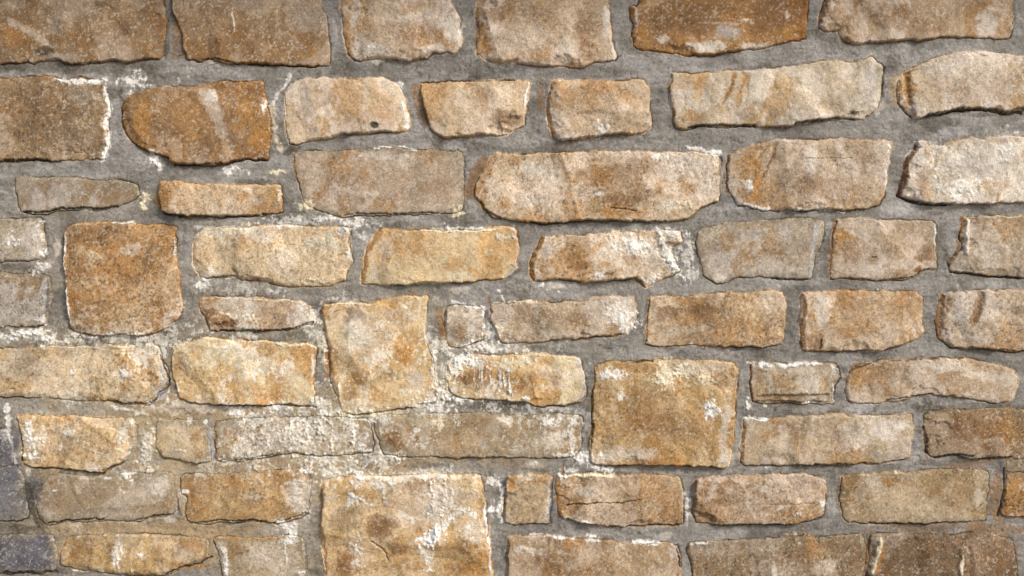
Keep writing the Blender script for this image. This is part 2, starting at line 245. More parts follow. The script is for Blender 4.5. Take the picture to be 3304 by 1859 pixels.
for si, (P, col, h, bev, label) in enumerate(ALL):
    Q = np.array(chaikin(P), np.float32)
    area = 0.5 * np.sum(Q[:, 0] * np.roll(Q[:, 1], -1) - np.roll(Q[:, 0], -1) * Q[:, 1])
    if area < 0: Q = Q[::-1]
    mg = 0.05
    i0 = max(0, int((Q[:, 0].min() - mg - X0) / S)); i1 = min(nx, int((Q[:, 0].max() + mg - X0) / S) + 2)
    j0 = max(0, int((Q[:, 1].min() - mg - Z0) / S)); j1 = min(nz, int((Q[:, 1].max() + mg - Z0) / S) + 2)
    sl = (slice(j0, j1), slice(i0, i1))
    px = GX[sl] + WX[sl]; pz = GZ[sl] + WZ[sl]
    best = np.full(px.shape, 1e9, np.float32); bnx = np.zeros_like(best); bnz = np.zeros_like(best)
    inside = np.zeros(px.shape, bool)
    n = len(Q)
    for k in range(n):
        ax, az = Q[k]; bx, bz = Q[(k + 1) % n]
        ex, ez = bx - ax, bz - az
        L2 = ex * ex + ez * ez + 1e-12
        t = np.clip(((px - ax) * ex + (pz - az) * ez) / L2, 0, 1)
        dx = px - ax - t * ex; dz = pz - az - t * ez
        dd = dx * dx + dz * dz
        m = dd < best
        best[m] = dd[m]
        L = math.sqrt(L2)
        bnx[m] = ez / L; bnz[m] = -ex / L
        if az != bz:
            c = ((az > pz) != (bz > pz)) & (px < (bx - ax) * (pz - az) / (bz - az) + ax)
            inside ^= c
    sd = np.sqrt(best); sd[~inside] *= -1
    flush = 1.0 if h <= 15 else (0.45 if h <= 18 else 0.0)
    sd = sd + 0.0024 + 0.003 * flush + 0.0022 * fbm(GX[sl], GZ[sl], 0.07, 2, 70)
    bl, br, bt, bb = [v / 1000.0 for v in bev]
    bl, br, bt, bb = [v if v >= 0.008 else v * 0.25 for v in (bl, br, bt, bb)]
    wd = 0.0012 + bl * np.clip(-bnx, 0, 1) + br * np.clip(bnx, 0, 1) + bt * np.clip(bnz, 0, 1) + bb * np.clip(-bnz, 0, 1)
    wd = wd * (1 + 0.55 * N_mid[sl] + 0.25 * N_fine[sl])
    wd = np.maximum(wd, 0.0015)
    u = np.clip(sd / wd, 0, 1)
    r = random.Random(si * 13 + 1)
    cx, cz = Q[:, 0].mean(), Q[:, 1].mean()
    gx, gz = r.uniform(-0.014, 0.014), r.uniform(-0.02, 0.02)
    off = r.uniform(0, 50)
    xx = GX[sl] + off; zz = GZ[sl] + off * 0.7
    bil = np.abs(fbm(xx, zz, 0.13, 2, 20 + si % 7, 0.5, r.uniform(0, 3)))
    h = (3.5 + h * 0.46) * (1 - 0.5 * flush)
    rl = 0.5 + 0.5 * min(1, h / 14.0)
    # cleft planes of the broken face: the lowest of a few tilted planes, each with its own tone
    wx_ = Q[:, 0].max() - Q[:, 0].min(); wz_ = Q[:, 1].max() - Q[:, 1].min()
    px2 = GX[sl] + 0.010 * fbm(xx, zz, 0.05, 3, 71, 0.6); pz2 = GZ[sl] + 0.010 * fbm(xx + 7, zz, 0.05, 3, 72, 0.6)
    env = np.zeros(px.shape, np.float32) + 0.0; tone = np.zeros(px.shape, np.float32)
    nf = 3 + int(wx_ * wz_ / 0.012)
    for k in range(min(nf, 11)):
        fx = Q[:, 0].min() + wx_ * r.random(); fz = Q[:, 1].min() + wz_ * r.random()
        an = math.atan2(fz - cz, fx - cx) + r.uniform(-0.9, 0.9)
        sp = r.uniform(0.08, 0.30)
        rad = r.uniform(0.1, 0.9) * 0.5 * min(wx_, wz_)
        e = -sp * ((px2 - fx) * math.cos(an) + (pz2 - fz) * math.sin(an)) + r.uniform(0.0, 0.004)
        m_ = e < env
        env = np.where(m_, np.maximum(e, -0.010), env); tone = np.where(m_, r.uniform(-1, 1), tone)
    # shells broken out of the arrises
    chip = np.zeros(px.shape, np.float32)
    for k in range(r.randint(2, 6)):
        q0 = Q[r.randrange(len(Q))]; R_ = r.uniform(0.008, 0.030)
        dd_ = (np.hypot((px2 - q0[0]) / r.uniform(0.8, 3.0), pz2 - q0[1]) / R_ + 0.35 * N_crust[sl])
        chip = np.minimum(chip, -(r.uniform(0.12, 0.42) * R_) * np.sqrt(np.clip(1 - dd_ * dd_, 0, 1)))
    chip = np.maximum(chip, -0.6 * h / 1000.0)
    top = h / 1000.0 + gx * (GX[sl] - cx) + gz * (GZ[sl] - cz)
    top = top + rl * (0.95 * env + chip + 0.0035 * (bil - 0.35) + 0.0013 * fbm(xx, zz, 0.035, 4, 31, 0.65) + 0.0005 * N_diag[sl] + 0.0004 * N_fine[sl])
    bed = fbm(xx * 0.35, zz * 1.6 + 0.4 * r.uniform(-1, 1) * xx, 0.05, 4, 76, 0.6)
    fis = sstep(0.030, 0.0, np.abs(bed)) * sstep(0.15, 0.6, fbm(xx, zz, 0.10, 2, 77)) * r.choice([0, 0.4, 1, 1])
    top = top - 0.0022 * fis
    FIS[sl] = np.maximum(FIS[sl], np.where(sd > 0, fis, 0))
    top = np.maximum(top, 0.0025)
    top = top + rl * 0.0015 * (1 - np.exp(-np.maximum(sd, 0) / 0.012)) - rl * 0.001
    H = top * (u ** 0.75)
    H = np.where(sd < 0, np.maximum(-0.016, sd * 4.0), H)
    stone_fields.append([sl, sd, H])
    m = sd > DMAX[sl]
    DMAX[sl] = np.where(m, sd, DMAX[sl])
    SIDEB[sl] = np.where(m, np.clip(-bnz, 0, 1), SIDEB[sl])
    cb = COL[sl]
    own = m & (sd > -0.004)
    # every stone its own hue drift
    c0 = lin(col)
    warm = lin((col[0] * 0.94, col[1] * 0.86, col[2] * 0.74)); pale = lin((min(232, 40 + col[0] * 0.90), min(220, 42 + col[1] * 0.90), min(204, 44 + col[2] * 0.92)))
    wob = 0.012 * N_mid[sl]
    a = sstep(0.06, 0.40, fbm(xx + wob, zz, 0.13, 5, 40, 0.66) - 0.22 * tone)[..., None] * 0.8
    b = sstep(0.02, 0.30, fbm(xx + 3, zz * 0.8 + wob, 0.11, 5, 41, 0.66) + 0.25 * tone)[..., None] * 0.85
    GRN[sl] = np.where(own, r.choice([0.35, 0.6, 0.8, 1.0, 1.3]), GRN[sl])
    sk = r.choice([0, 0, 0.10, 0.16, -0.12])
    STK[sl] = np.where(own, (abs(sk)) * (N_drag[sl] if sk > 0 else N_vert[sl]), STK[sl])
    cc = c0 * (1 - a) + warm * a
    cc = cc * (1 - b) + pale * b
    if flush > 0:      # mortar wiped over the edges of stones that lie flush with it
        sm = (sstep(0.028, 0.0, sd + 0.016 * fbm(xx, zz, 0.05, 4, 73, 0.65)) * 0.85 * flush)[..., None]
        cc = cc * (1 - sm) + lin((156, 144, 122)) * sm
    cb[own] = cc[own]
    COL[sl] = cb

# mortar colour where no stone lies
mort = DMAX < -0.0035
m0, m1, m2 = lin((143, 138, 130)), lin((165, 160, 154)), lin((112, 106, 96))
a = sstep(-0.15, 0.45, N_drag * 0.7 + N_big * 0.6)[..., None]
b = sstep(0.05, 0.8, fbm(GX + 9, GZ, 0.09, 4, 15, 0.65))[..., None] * 0.7
mc = m0 * (1 - a) + m1 * a
mc = mc * (1 - b) + m2 * b
warmj = (sstep(0.4, -1.7, GX + 0.5 * (GZ - CAMZ)) * sstep(0.55, -0.35, GZ - CAMZ) * sstep(-0.5, 0.5, N_big + 0.5 * N_drag) * 0.65)[..., None]
mc = mc * (1 - warmj) + lin((166, 148, 120)) * warmj
wz = (0.92 * sstep(1.05, 0.55, np.hypot((GX + 0.98) / 0.95, (GZ - 0.80) / 0.42)) * sstep(-0.9, 0.1, fbm(GX + 3, GZ, 0.12, 5, 78, 0.65)) * sstep(-1.56, -1.46, GX))[..., None]
mc = mc * (1 - wz) + lin((177, 157, 127)) * wz
crk = sstep(0.016, 0.0, np.abs(fbm(GX + 21, GZ, 0.16, 4, 85, 0.55))) * sstep(0.1, 0.5, fbm(GX, GZ + 3, 0.2, 2, 86))
pat = (sstep(0.12, 0.26, fbm(GX + 11, GZ, 0.19, 5, 87, 0.62)) * 0.55)[..., None]
mc = mc * (1 - pat) + lin((170, 165, 157)) * pat
grit = (sstep(0.35, 0.7, fbm(GX + 5, GZ, 0.0075, 2, 88, 0.8)) * sstep(-0.1, 0.5, N_crust + 0.5 * N_big) * 0.28)[..., None]
mc = mc * (1 - grit) + lin((112, 98, 76)) * grit
mc = mc * (1 - 0.5 * crk[..., None])
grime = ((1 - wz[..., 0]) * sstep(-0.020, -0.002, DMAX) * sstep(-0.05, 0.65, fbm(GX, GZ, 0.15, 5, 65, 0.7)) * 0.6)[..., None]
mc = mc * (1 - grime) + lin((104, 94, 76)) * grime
COL = np.where(mort[..., None], mc, COL)

# ------------------------------------------------------------------ stains, lime crusts, soot, cracks, lines under stones, painted edge light
TYPES = {'o': ((180, 136, 80), 0.9, 0), 'b': ((146, 112, 76), 1.0, 0), 'w': ((247, 242, 232), 1.5, 1), 'y': ((240, 226, 196), 1.4, 1),
         'f': ((224, 213, 198), 0.8, 0), 'g': ((180, 171, 160), 0.7, 0), 'd': ((84, 74, 56), 1.0, 0), 's': ((106, 104, 108), 0.8, 0),
         'c': ((178, 155, 122), 0.9, 0), 'l': ((192, 188, 184), 0.8, 0), 'k': ((48, 38, 28), 0.3, 2), 'm': ((146, 137, 122), 0.6, 0)}  # o/b on left edges: rust plus painted warm shade; l on right edges: painted daylight
RELIEF = np.zeros(GX.shape, np.float32)
def win(xa, xb, za, zb):
    i0 = max(0, int((xa - X0) / S)); i1 = min(nx, int((xb - X0) / S) + 2)
    j0 = max(0, int((za - Z0) / S)); j1 = min(nz, int((zb - Z0) / S) + 2)
    return (slice(j0, j1), slice(i0, i1))
def lay(sl, q, ty, s):
    """q: 0 at the mark's centre, 1 at its edge"""
    colr, rag, hard = TYPES[ty]
    nn = N_crust[sl] * 0.55 + N_mid[sl] * 0.35 + N_fine[sl] * 0.35
    if hard == 1:
        q = q * 0.92
        v = 0.62 - 0.85 * q + rag * (0.42 * N_flake[sl] + 0.20 * N_run[sl] + 0.14 * N_crust[sl])
        mk = np.maximum(0.95 * sstep(-0.02, 0.17, v), 0.42 * sstep(-0.5, 0.25, v)) * sstep(1.85, 1.35, q)
        RELIEF[sl] += sstep(0.4, 0.95, mk) * 0.0019 * min(1, s) * (1 + N_fine[sl])
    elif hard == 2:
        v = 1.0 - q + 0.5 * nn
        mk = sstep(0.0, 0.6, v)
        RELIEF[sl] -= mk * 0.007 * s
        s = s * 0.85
    else:
        v = 1.0 - q + rag * 0.6 * nn
        mk = (0.55 * sstep(0.02, 0.22, v) + 0.45 * sstep(-0.1, 0.7, v)) * sstep(1.8, 1.2, q)
    mk = (np.clip(mk * s, 0, 1))[..., None]
    c = COL[sl]
    COL[sl] = c * (1 - mk) + lin(colr) * mk
def patch(t, ty, x, y, rx, ry, s=0.6):
    cx, cz = W(t, x, y); rx = rx / 3 * K; ry = ry / 3 * K
    sl = win(cx - rx * 2.05 - .005, cx + rx * 2.05 + .005, cz - ry * 2.05 - .005, cz + ry * 2.05 + .005)
    am = min(1.0, 2.2 * min(rx, ry) / 0.05)
    q = np.sqrt(((GX[sl] + WX[sl] + am * PWX[sl] - cx) / rx) ** 2 + ((GZ[sl] + WZ[sl] + am * PWZ[sl] - cz) / ry) ** 2)
    lay(sl, q, ty, s)
def seg_q(t, pts, wd):
    P = [W(t, pts[i], pts[i + 1]) for i in range(0, len(pts), 2)]
    r = wd / 3 * K
    X = [p[0] for p in P]; Z = [p[1] for p in P]
    sl = win(min(X) - r * 2.1 - .005, max(X) + r * 2.1 + .005, min(Z) - r * 2.1 - .005, max(Z) + r * 2.1 + .005)
    px = GX[sl] + WX[sl]; pz = GZ[sl] + WZ[sl]
    q = np.full(px.shape, 9.0, np.float32)
    for a, b in zip(P, P[1:]):
        ex, ez = b[0] - a[0], b[1] - a[1]
        tt = np.clip(((px - a[0]) * ex + (pz - a[1]) * ez) / (ex * ex + ez * ez + 1e-12), 0, 1)
        q = np.minimum(q, np.hypot(px - a[0] - tt * ex, pz - a[1] - tt * ez) / r)
    return sl, q
def stroke(t, ty, wd, s, pts):
    sl, q = seg_q(t, pts, wd)
    lay(sl, q, ty, s)
def relief(t, mm, wd, pts):
    sl, q = seg_q(t, pts, wd)
    RELIEF[sl] += (0.6 * mm / 1000.0) * sstep(1.0, 0.0, q)

def M(t, text):
    """p type x y rx ry strength | s type width strength x y x y ... | r mm width x y x y ..."""
    for ln in text.replace(';', '\n').split('\n'):
        v = ln.split()
        if not v: continue
        if v[0] == 'p': patch(t, v[1], *map(float, v[2:]))
        elif v[0] == 's': stroke(t, v[1], float(v[2]), float(v[3]), list(map(float, v[4:])))
        elif v[0] == 'r': relief(t, float(v[1]), float(v[2]), list(map(float, v[3:])))
M('a', """p b 100 220 170 160 .55; p o 100 270 140 110 .45; s f 35 .45 60 150 200 230 350 330; p d 330 370 110 45 .8; p g 430 430 150 40 .6
p b 900 220 220 150 .3; s d 45 .5 0 500 400 500 800 510 1200 480; p f 100 40 120 60 .25
s w 22 1 430 590 480 610 560 620 700 610 770 600; s w 20 1 770 600 785 720 800 800 780 900 800 1000 790 1100 760 1200
p w 1010 600 90 60 1; p w 950 690 40 30 1; p w 1080 650 60 30 .9; p b 1310 250 45 220 .6; s o 18 .8 1310 110 1370 280 1380 400
s w 6 .8 1745 60 1760 240; p g 2300 130 180 150 .5; p b 1900 340 350 120 .4; p o 2100 390 300 80 .3; s o 12 .8 1600 425 1900 470 2400 480; s k 8 .9 1500 440 1600 432 1760 468 2000 480 2400 490
p b 350 800 220 220 .45; p g 620 700 130 80 .35; p d 650 830 120 60 .3; p b 250 1000 200 120 .25
p o 1080 930 90 210 .9; p f 1560 720 55 60 .9; s f 60 .5 1540 700 1620 850 1670 1000; p o 1850 850 110 240 .8; p o 1950 1050 90 140 .9; p o 1450 900 130 200 .35; p b 1560 1100 110 100 .45; s b 8 .7 1930 640 1830 720 1760 800 1740 900
p w 1140 1190 50 50 1; p w 1190 1240 30 30 .9; p w 1320 600 15 20; p y 2080 1290 60 20 1; p w 1740 1290 90 30 .9; s w 18 .8 2180 560 2100 680 2050 780; s y 25 .7 2050 800 2060 1000 2100 1130; p w 1990 800 20 50 .9
p d 2200 1120 60 50 .8; p d 1900 1370 160 25 .6; p g 1380 520 60 60 .6; s k 9 1 0 1205 220 1200 360 1212; s k 8 .9 1290 1230 1450 1240 1700 1225 1850 1195 2000 1205
s o 14 .7 2205 1180 2220 1300 2250 1380; p d 900 760 25 180 .5; p d 60 500 120 40 .5; p d 1230 360 25 80 .7""")
M('b', """p f 100 100 60 130 .6; p b 550 250 280 110 .5; p f 820 200 90 150 .9; p f 250 370 130 80 .7; p f 700 390 140 50 .7; p o 40 220 30 200 .7; p w 215 350 40 25 .8; p w 880 215 25 15 .8; p o 560 60 200 60 .35
p o 1080 270 50 130 1; p o 1090 380 55 60 .9; p b 1200 90 110 80 .6; p f 1330 250 250 160 .3; p b 1860 200 90 180 .6; p b 1880 380 90 80 .6; p o 1510 410 90 60 .7; p f 1700 350 90 120 .6; p f 2000 130 35 140 .9; p b 1500 130 150 100 .3; s f 10 .9 2040 280 2060 420; s b 14 1 1010 60 1030 160 1030 250 1015 350
p f 2235 130 25 80 .9; p b 2400 150 200 150 .9; p o 2300 230 60 120 .6; p w 2440 290 70 30 .5; p d 720 410 130 30 .45
s w 20 .85 435 620 465 750 480 900 485 970; p o 300 800 100 180 .4; p o 200 880 150 60 .3
p o 750 700 120 100 .4; p o 1060 750 60 130 .5; p b 1230 880 130 80 .8; p f 700 950 90 60 .5; s w 9 1 1412 620 1400 700 1385 800; s b 42 .7 560 660 585 780 630 900; s k 7 .7 600 618 900 605 1300 602
p o 1980 660 90 70 .5; p b 1800 800 150 60 .4; p w 1960 950 60 60 .9; s o 14 .9 1590 660 1560 800 1570 930 1600 1000; p d 1900 850 130 18 .4; p b 1510 700 35 140 .6; p f 1700 1020 100 25 .8
s b 50 .85 1070 1200 1010 1320 960 1430; p f 300 1160 250 40 .5; s w 9 1 240 1110 450 1100 560 1125; p f 480 1200 120 60 .5; p b 150 1380 150 80 .4; p b 700 1400 150 60 .4; p o 60 1200 60 90 .5; s g 8 .8 905 1200 905 1400
p o 1300 1200 90 70 .5; p f 1450 1270 120 80 .5; p b 2300 1250 250 100 .4; p o 2000 1330 80 70 .6; s o 30 .7 1150 1190 1080 1330 1020 1430; p w 2440 1180 120 25 .8; p b 2000 1430 300 60 .4
p d 1600 1080 300 20 .3; p d 60 520 100 60 .35; p b 2480 650 18 130 .5; s k 8 .8 40 400 80 440 140 455; s k 7 .8 2070 430 2110 400""")
M('c', """p b 100 150 200 130 .9; p b 700 80 220 120 .8; p o 850 230 90 80 .9; p b 250 50 250 50 .7; p g 330 240 120 70 .9; p f 200 345 180 40 .95; p f 550 330 160 30 .7; p o 380 335 70 35 .6; p y 800 100 15 30; p y 480 140 60 20 .6; p f 300 170 200 12 .4
s b 22 .9 1100 0 1060 160; p b 1600 110 350 80 .3; p f 2320 170 90 110 .8; p f 2420 60 100 100 .4; p b 1850 200 200 60 .45; p b 1200 190 80 40 .5; p f 1650 240 60 30 .6; p w 1140 20 20 40 .6
p o 160 640 45 100 .6; s o 24 .8 400 560 370 660 290 780; s o 15 .8 480 590 430 710; p o 90 880 110 60 .7; p f 1440 620 90 200 .85; p f 400 880 100 60 .5; p b 1150 800 150 80 .35; p d 1310 850 50 30 .8; p f 300 700 30 100 .5; p b -60 800 16 130 .8
s k 11 1 40 955 180 940 450 938 560 948; s k 9 1 860 930 1020 897 1230 888 1320 900
p o 1710 680 50 150 1; s b 14 .9 1655 600 1655 780 1740 870; s b 14 .8 1700 540 1790 515; p f 2000 480 200 70 .4; p f 2300 750 60 70 .7; p b 2100 680 100 100 .35; p b 2420 620 100 150 .35; p w 2510 590 20 12
s k 16 1 1860 862 1980 842 2100 824 2280 815 2480 852 2577 836; p d 2400 850 180 30 .6
p l 2050 990 180 50 .6; p w 2540 1000 35 12; s c 30 .7 1620 560 1620 780; p d 1580 470 90 80 .55; s d 16 .6 1540 500 1530 700 1500 830; p d 1050 250 100 30 .5
s w 22 1 60 1110 140 1110 280 1150; p o 50 1410 80 60 .7; p f 100 1230 110 60 .6; s d 14 .7 300 1180 290 1440
p o 500 1250 130 100 .75; s b 16 .8 720 1080 690 1200 610 1330; p w 505 1400 28 60 .8; p o 565 1410 40 90 1; p f 980 1210 70 120 .7; p f 1230 1120 50 60 .6; p w 1575 1130 18 60 .8; p w 1545 1300 14 100 .7; p b 1100 1400 250 100 .4; p b 1450 1200 100 60 .5; s k 3 .5 900 1190 1300 1190; s b 16 .9 365 1160 350 1300 350 1440
s b 22 1 1785 1100 1705 1220 1690 1340 1665 1449; p w 2000 1200 200 120 .5; p w 2120 1400 220 80 .6; p w 2450 1150 80 130 .6; p o 1840 1170 40 60 .6; p b 2450 1060 150 30 .4; p d 2200 1260 200 40 .3; p o 2400 1400 150 50 .35
r -9 40 1710 560 1715 700 1740 850; r -6 22 390 580 350 680 300 770; r 6 40 570 1300 540 1440; r -7 40 640 1100 560 1240""")
M('d', """p w 80 340 60 50 .8; p f 270 310 40 90 .9; p y 40 410 50 20 .8; p w 290 215 30 12 1; p w 310 460 25 40 .9; p w 280 570 70 40 .9; p d 100 570 200 40 .5; p f 400 420 35 90 .7
p l 310 780 35 130 .8; p w 300 960 40 50 1; p w 320 1080 60 60 1; s w 28 .9 40 1100 200 1060 300 1060 350 1130 460 1140; s s 12 .8 345 700 330 900; s k 8 .8 0 1020 150 1022 300 1010
p b 700 330 220 90 .75; p b 560 560 75 210 .65; p o 900 500 320 170 .6; p b 1110 500 40 120 .8; p y 700 480 110 50 .4; p f 970 430 80 50 .5; p b 1000 680 130 60 .5; p y 650 700 120 60 .35; p b 650 950 130 100 .45; p o 1200 400 100 160 .6; p b 900 640 60 40 .4
s w 9 1 480 300 470 500 480 650 500 900 505 980; s w 20 1 540 1085 650 1100 800 1075 950 1070 1050 1080; s w 10 .9 830 232 1000 225; p w 1100 1165 110 15 .7; s w 6 .9 1300 330 1300 470
s k 9 1 150 150 340 145 420 125 560 119 740 119 860 95; p y 1070 20 40 50 .9; p y 1050 110 25 40 .9
p o 1210 50 60 100 .8; p y 2095 50 18 60 .9; p f 1900 80 100 60 .4; p o 2050 0 40 60 .6; s k 9 1 1220 162 1370 180 1560 182 1900 178 2040 162; p d 2060 190 130 30 .8; p y 2300 100 60 40 .9; p w 2400 205 150 30 .6; p y 1850 245 70 20 .9; p w 1480 260 30 15; p w 2590 280 28 45 1
p f 1950 340 150 60 .6; p f 2130 530 130 120 .5; p o 1500 550 60 100 .4; s o 18 .5 1850 660 2000 690 2200 705; p b 1935 665 14 14 1; p y 2370 670 60 25 1; p w 1520 690 60 50 .9; p w 2060 750 40 20 .8; p o 2400 300 150 60 .3; p l 1800 720 250 55 .4; s k 6 .7 1540 650 1650 632 1780 632
p f 1700 860 150 40 .4; s y 13 1 1660 915 1740 945 1900 930; p b 1560 920 60 40 .9; p o 1750 980 220 40 .7; p b 1700 990 110 30 .8; p y 1900 960 60 20 .6; s k 9 1 1650 1045 1850 1045 2080 1052 2280 1012 2355 980; p d 2200 1080 130 35 .7; s y 6 .8 1500 800 1800 808 2200 818
p g 150 1330 220 150 .45; p f 820 1230 22 60 .7; p o 1000 1250 150 80 .55; p o 400 1220 250 40 .3; p o 1050 1400 120 70 .4; p w 520 1365 25 25 .9; p w 930 1370 25 30 .9; s l 22 .8 1205 1320 1225 1420 1200 1470; s k 8 .9 1190 1230 1220 1330 1255 1400 1260 1460; s y 8 .6 350 1170 600 1180 850 1165 1120 1170
p o 1950 1170 220 40 .8; s y 14 1 2050 1150 2180 1165 2300 1150 2370 1175; p o 1360 1300 50 120 .4; s w 14 .7 2355 1230 2345 1400; p f 2180 1380 140 100 .35; s o 22 .8 2430 1080 2450 1250 2460 1400; s y 14 .7 2420 1180 2440 1350
s b 6 .9 2490 1000 2480 930 2520 900 2577 890; s s 10 .6 2380 1220 2370 1400; p d 1270 240 50 40 .6""")
M('e', """s k 6 .9 0 165 300 160 600 153 720 155; p y 870 130 60 42 1; p w 820 270 75 35 1; s w 10 .9 900 265 1050 275; p w 110 235 130 45 .8; p l 10 290 22 55 1; p w 150 330 60 30 .6; p d 420 240 70 35 .5; s s 9 .9 60 290 48 380; p w 50 470 14 60 .7
p f 1400 60 100 80 .45; p o 1220 80 60 60 .7; p o 1070 40 36 100 .7; p b 2100 70 260 70 .9; p o 2080 140 220 45 .9; p b 2250 20 150 60 .6; p f 2450 100 100 60 .6; p w 1920 20 35 15 .9; s k 5 .8 2030 122 2120 130 2220 142; s d 13 .7 1430 235 1900 222 2450 212; s k 7 .9 1050 70 1100 145 1200 195
s o 27 .9 290 290 195 430 165 560 170 670; p f 330 400 60 100 .5; p o 600 400 200 130 .3; p o 850 540 90 60 .55; p f 240 600 25 60 .9; s l 14 .9 1310 560 1255 635; p y 1220 350 60 45 1; p w 1290 310 20 50 .7; s y 9 1 560 290 740 285 1000 297 1200 280; s l 8 .6 1318 330 1318 540; p o 1120 520 60 60 .4
s o 20 1 1520 350 1480 430 1440 500 1440 640; p o 1780 470 120 120 .7; p b 1800 530 90 40 .6; p g 1550 430 30 80 .6; p w 2180 400 150 100 .7; s w 36 1 2400 300 2440 420 2500 520 2560 610; p w 2490 310 90 36 1; p f 2350 500 150 150 .6; p w 1950 630 50 30 .9; p b 2030 610 45 25 1; p o 2180 540 100 70 .5; p w 2350 660 70 35 .9; s b 14 1 2230 650 2280 705; p d 2170 670 60 25 .7
p f 900 740 90 40 .6; s w 9 1 1185 740 1230 830; p f 1600 700 80 40 .7; s y 10 1 1150 840 1250 845 1400 825 1480 825; p w 1500 690 30 18 .9; p w 1635 750 8 14
p b 80 920 100 45 1; p b 30 970 30 40 1; s y 8 1 -140 858 0 845 200 842; p f 150 1100 110 200 .4; p o 480 1220 90 90 .75; p o 130 1400 90 90 .8; p o -60 1250 36 200 .5; p o 450 850 130 110 .35; p f 560 1400 70 110 .6; s l 7 .8 642 850 630 1000 635 1150; s o 22 .9 -110 1180 -95 1320 -40 1480; p b 330 1000 60 150 .2
s w 20 1 680 1200 700 1330 720 1500; s b 30 .85 735 880 745 1000 770 1100; s o 8 1 778 900 770 1020 790 1130
s w 14 .8 830 830 950 860 1060 880; s s 18 .8 1092 900 1092 1040; p l 1085 1010 22 60 .7; p y 1165 1075 45 60 1; s w 9 1 900 1165 1050 1112; s w 7 .8 1062 900 1062 1080
p b 1500 950 210 100 .45; p w 2110 930 120 110 .8; p f 2150 840 60 50 .8; p b 1750 970 130 50 .5; s b 5 .9 1700 955 1870 1018; p f 1700 1070 300 30 .45; s b 12 .9 1105 800 1130 910; s k 6 .8 1750 1115 1950 1100 2120 1080
p w 1000 1190 110 50 .75; p w 1100 1080 40 60 .6; p w 950 1240 150 16 .9; p w 850 1290 50 30 .8; p w 760 1400 40 150 .45
s w 38 1 830 1350 900 1295 1000 1275 1060 1330; p y 1400 1265 120 45 1; p y 1260 1310 60 60 .8; s y 13 1 860 1265 800 1310 800 1430; p o 980 1400 140 50 .9; p b 960 1420 90 40 .7; s w 5 .8 1040 1340 1040 1470; s w 5 .8 1090 1340 1090 1490; s w 6 .8 1200 1340 1200 1500; s w 5 .8 1140 1380 1140 1500; s w 6 .9 1260 1340 1270 1520; s o 11 1 1420 1390 1440 1500 1480 1615; p f 1620 1400 150 100 .4; s l 15 .9 1772 1270 1825 1420 1840 1500; p o 1350 1450 50 80 .6
p w 2050 1390 140 45 .9; p y 2450 1390 130 110 1; p o 2250 1330 200 30 .7; p y 2740 1400 100 90 .9; p b 2300 1640 300 180 .45; p b 2500 1780 330 120 .55; p w 2780 1620 40 40 .9; p w 2110 1530 35 45 .8; p f 2150 1980 250 60 .6; p f 2900 1850 36 250 .7; s k 6 .8 1905 1500 1895 1750 1890 1950; s o 7 .9 1912 1700 1900 1900
s k 7 .9 2200 1292 2350 1275; p b 2870 1420 70 100 .5; p o 1980 1560 70 150 .5; s b 4 .8 150 1685 150 1684; s s 10 .6 1850 1520 1800 1600 1620 1628""")
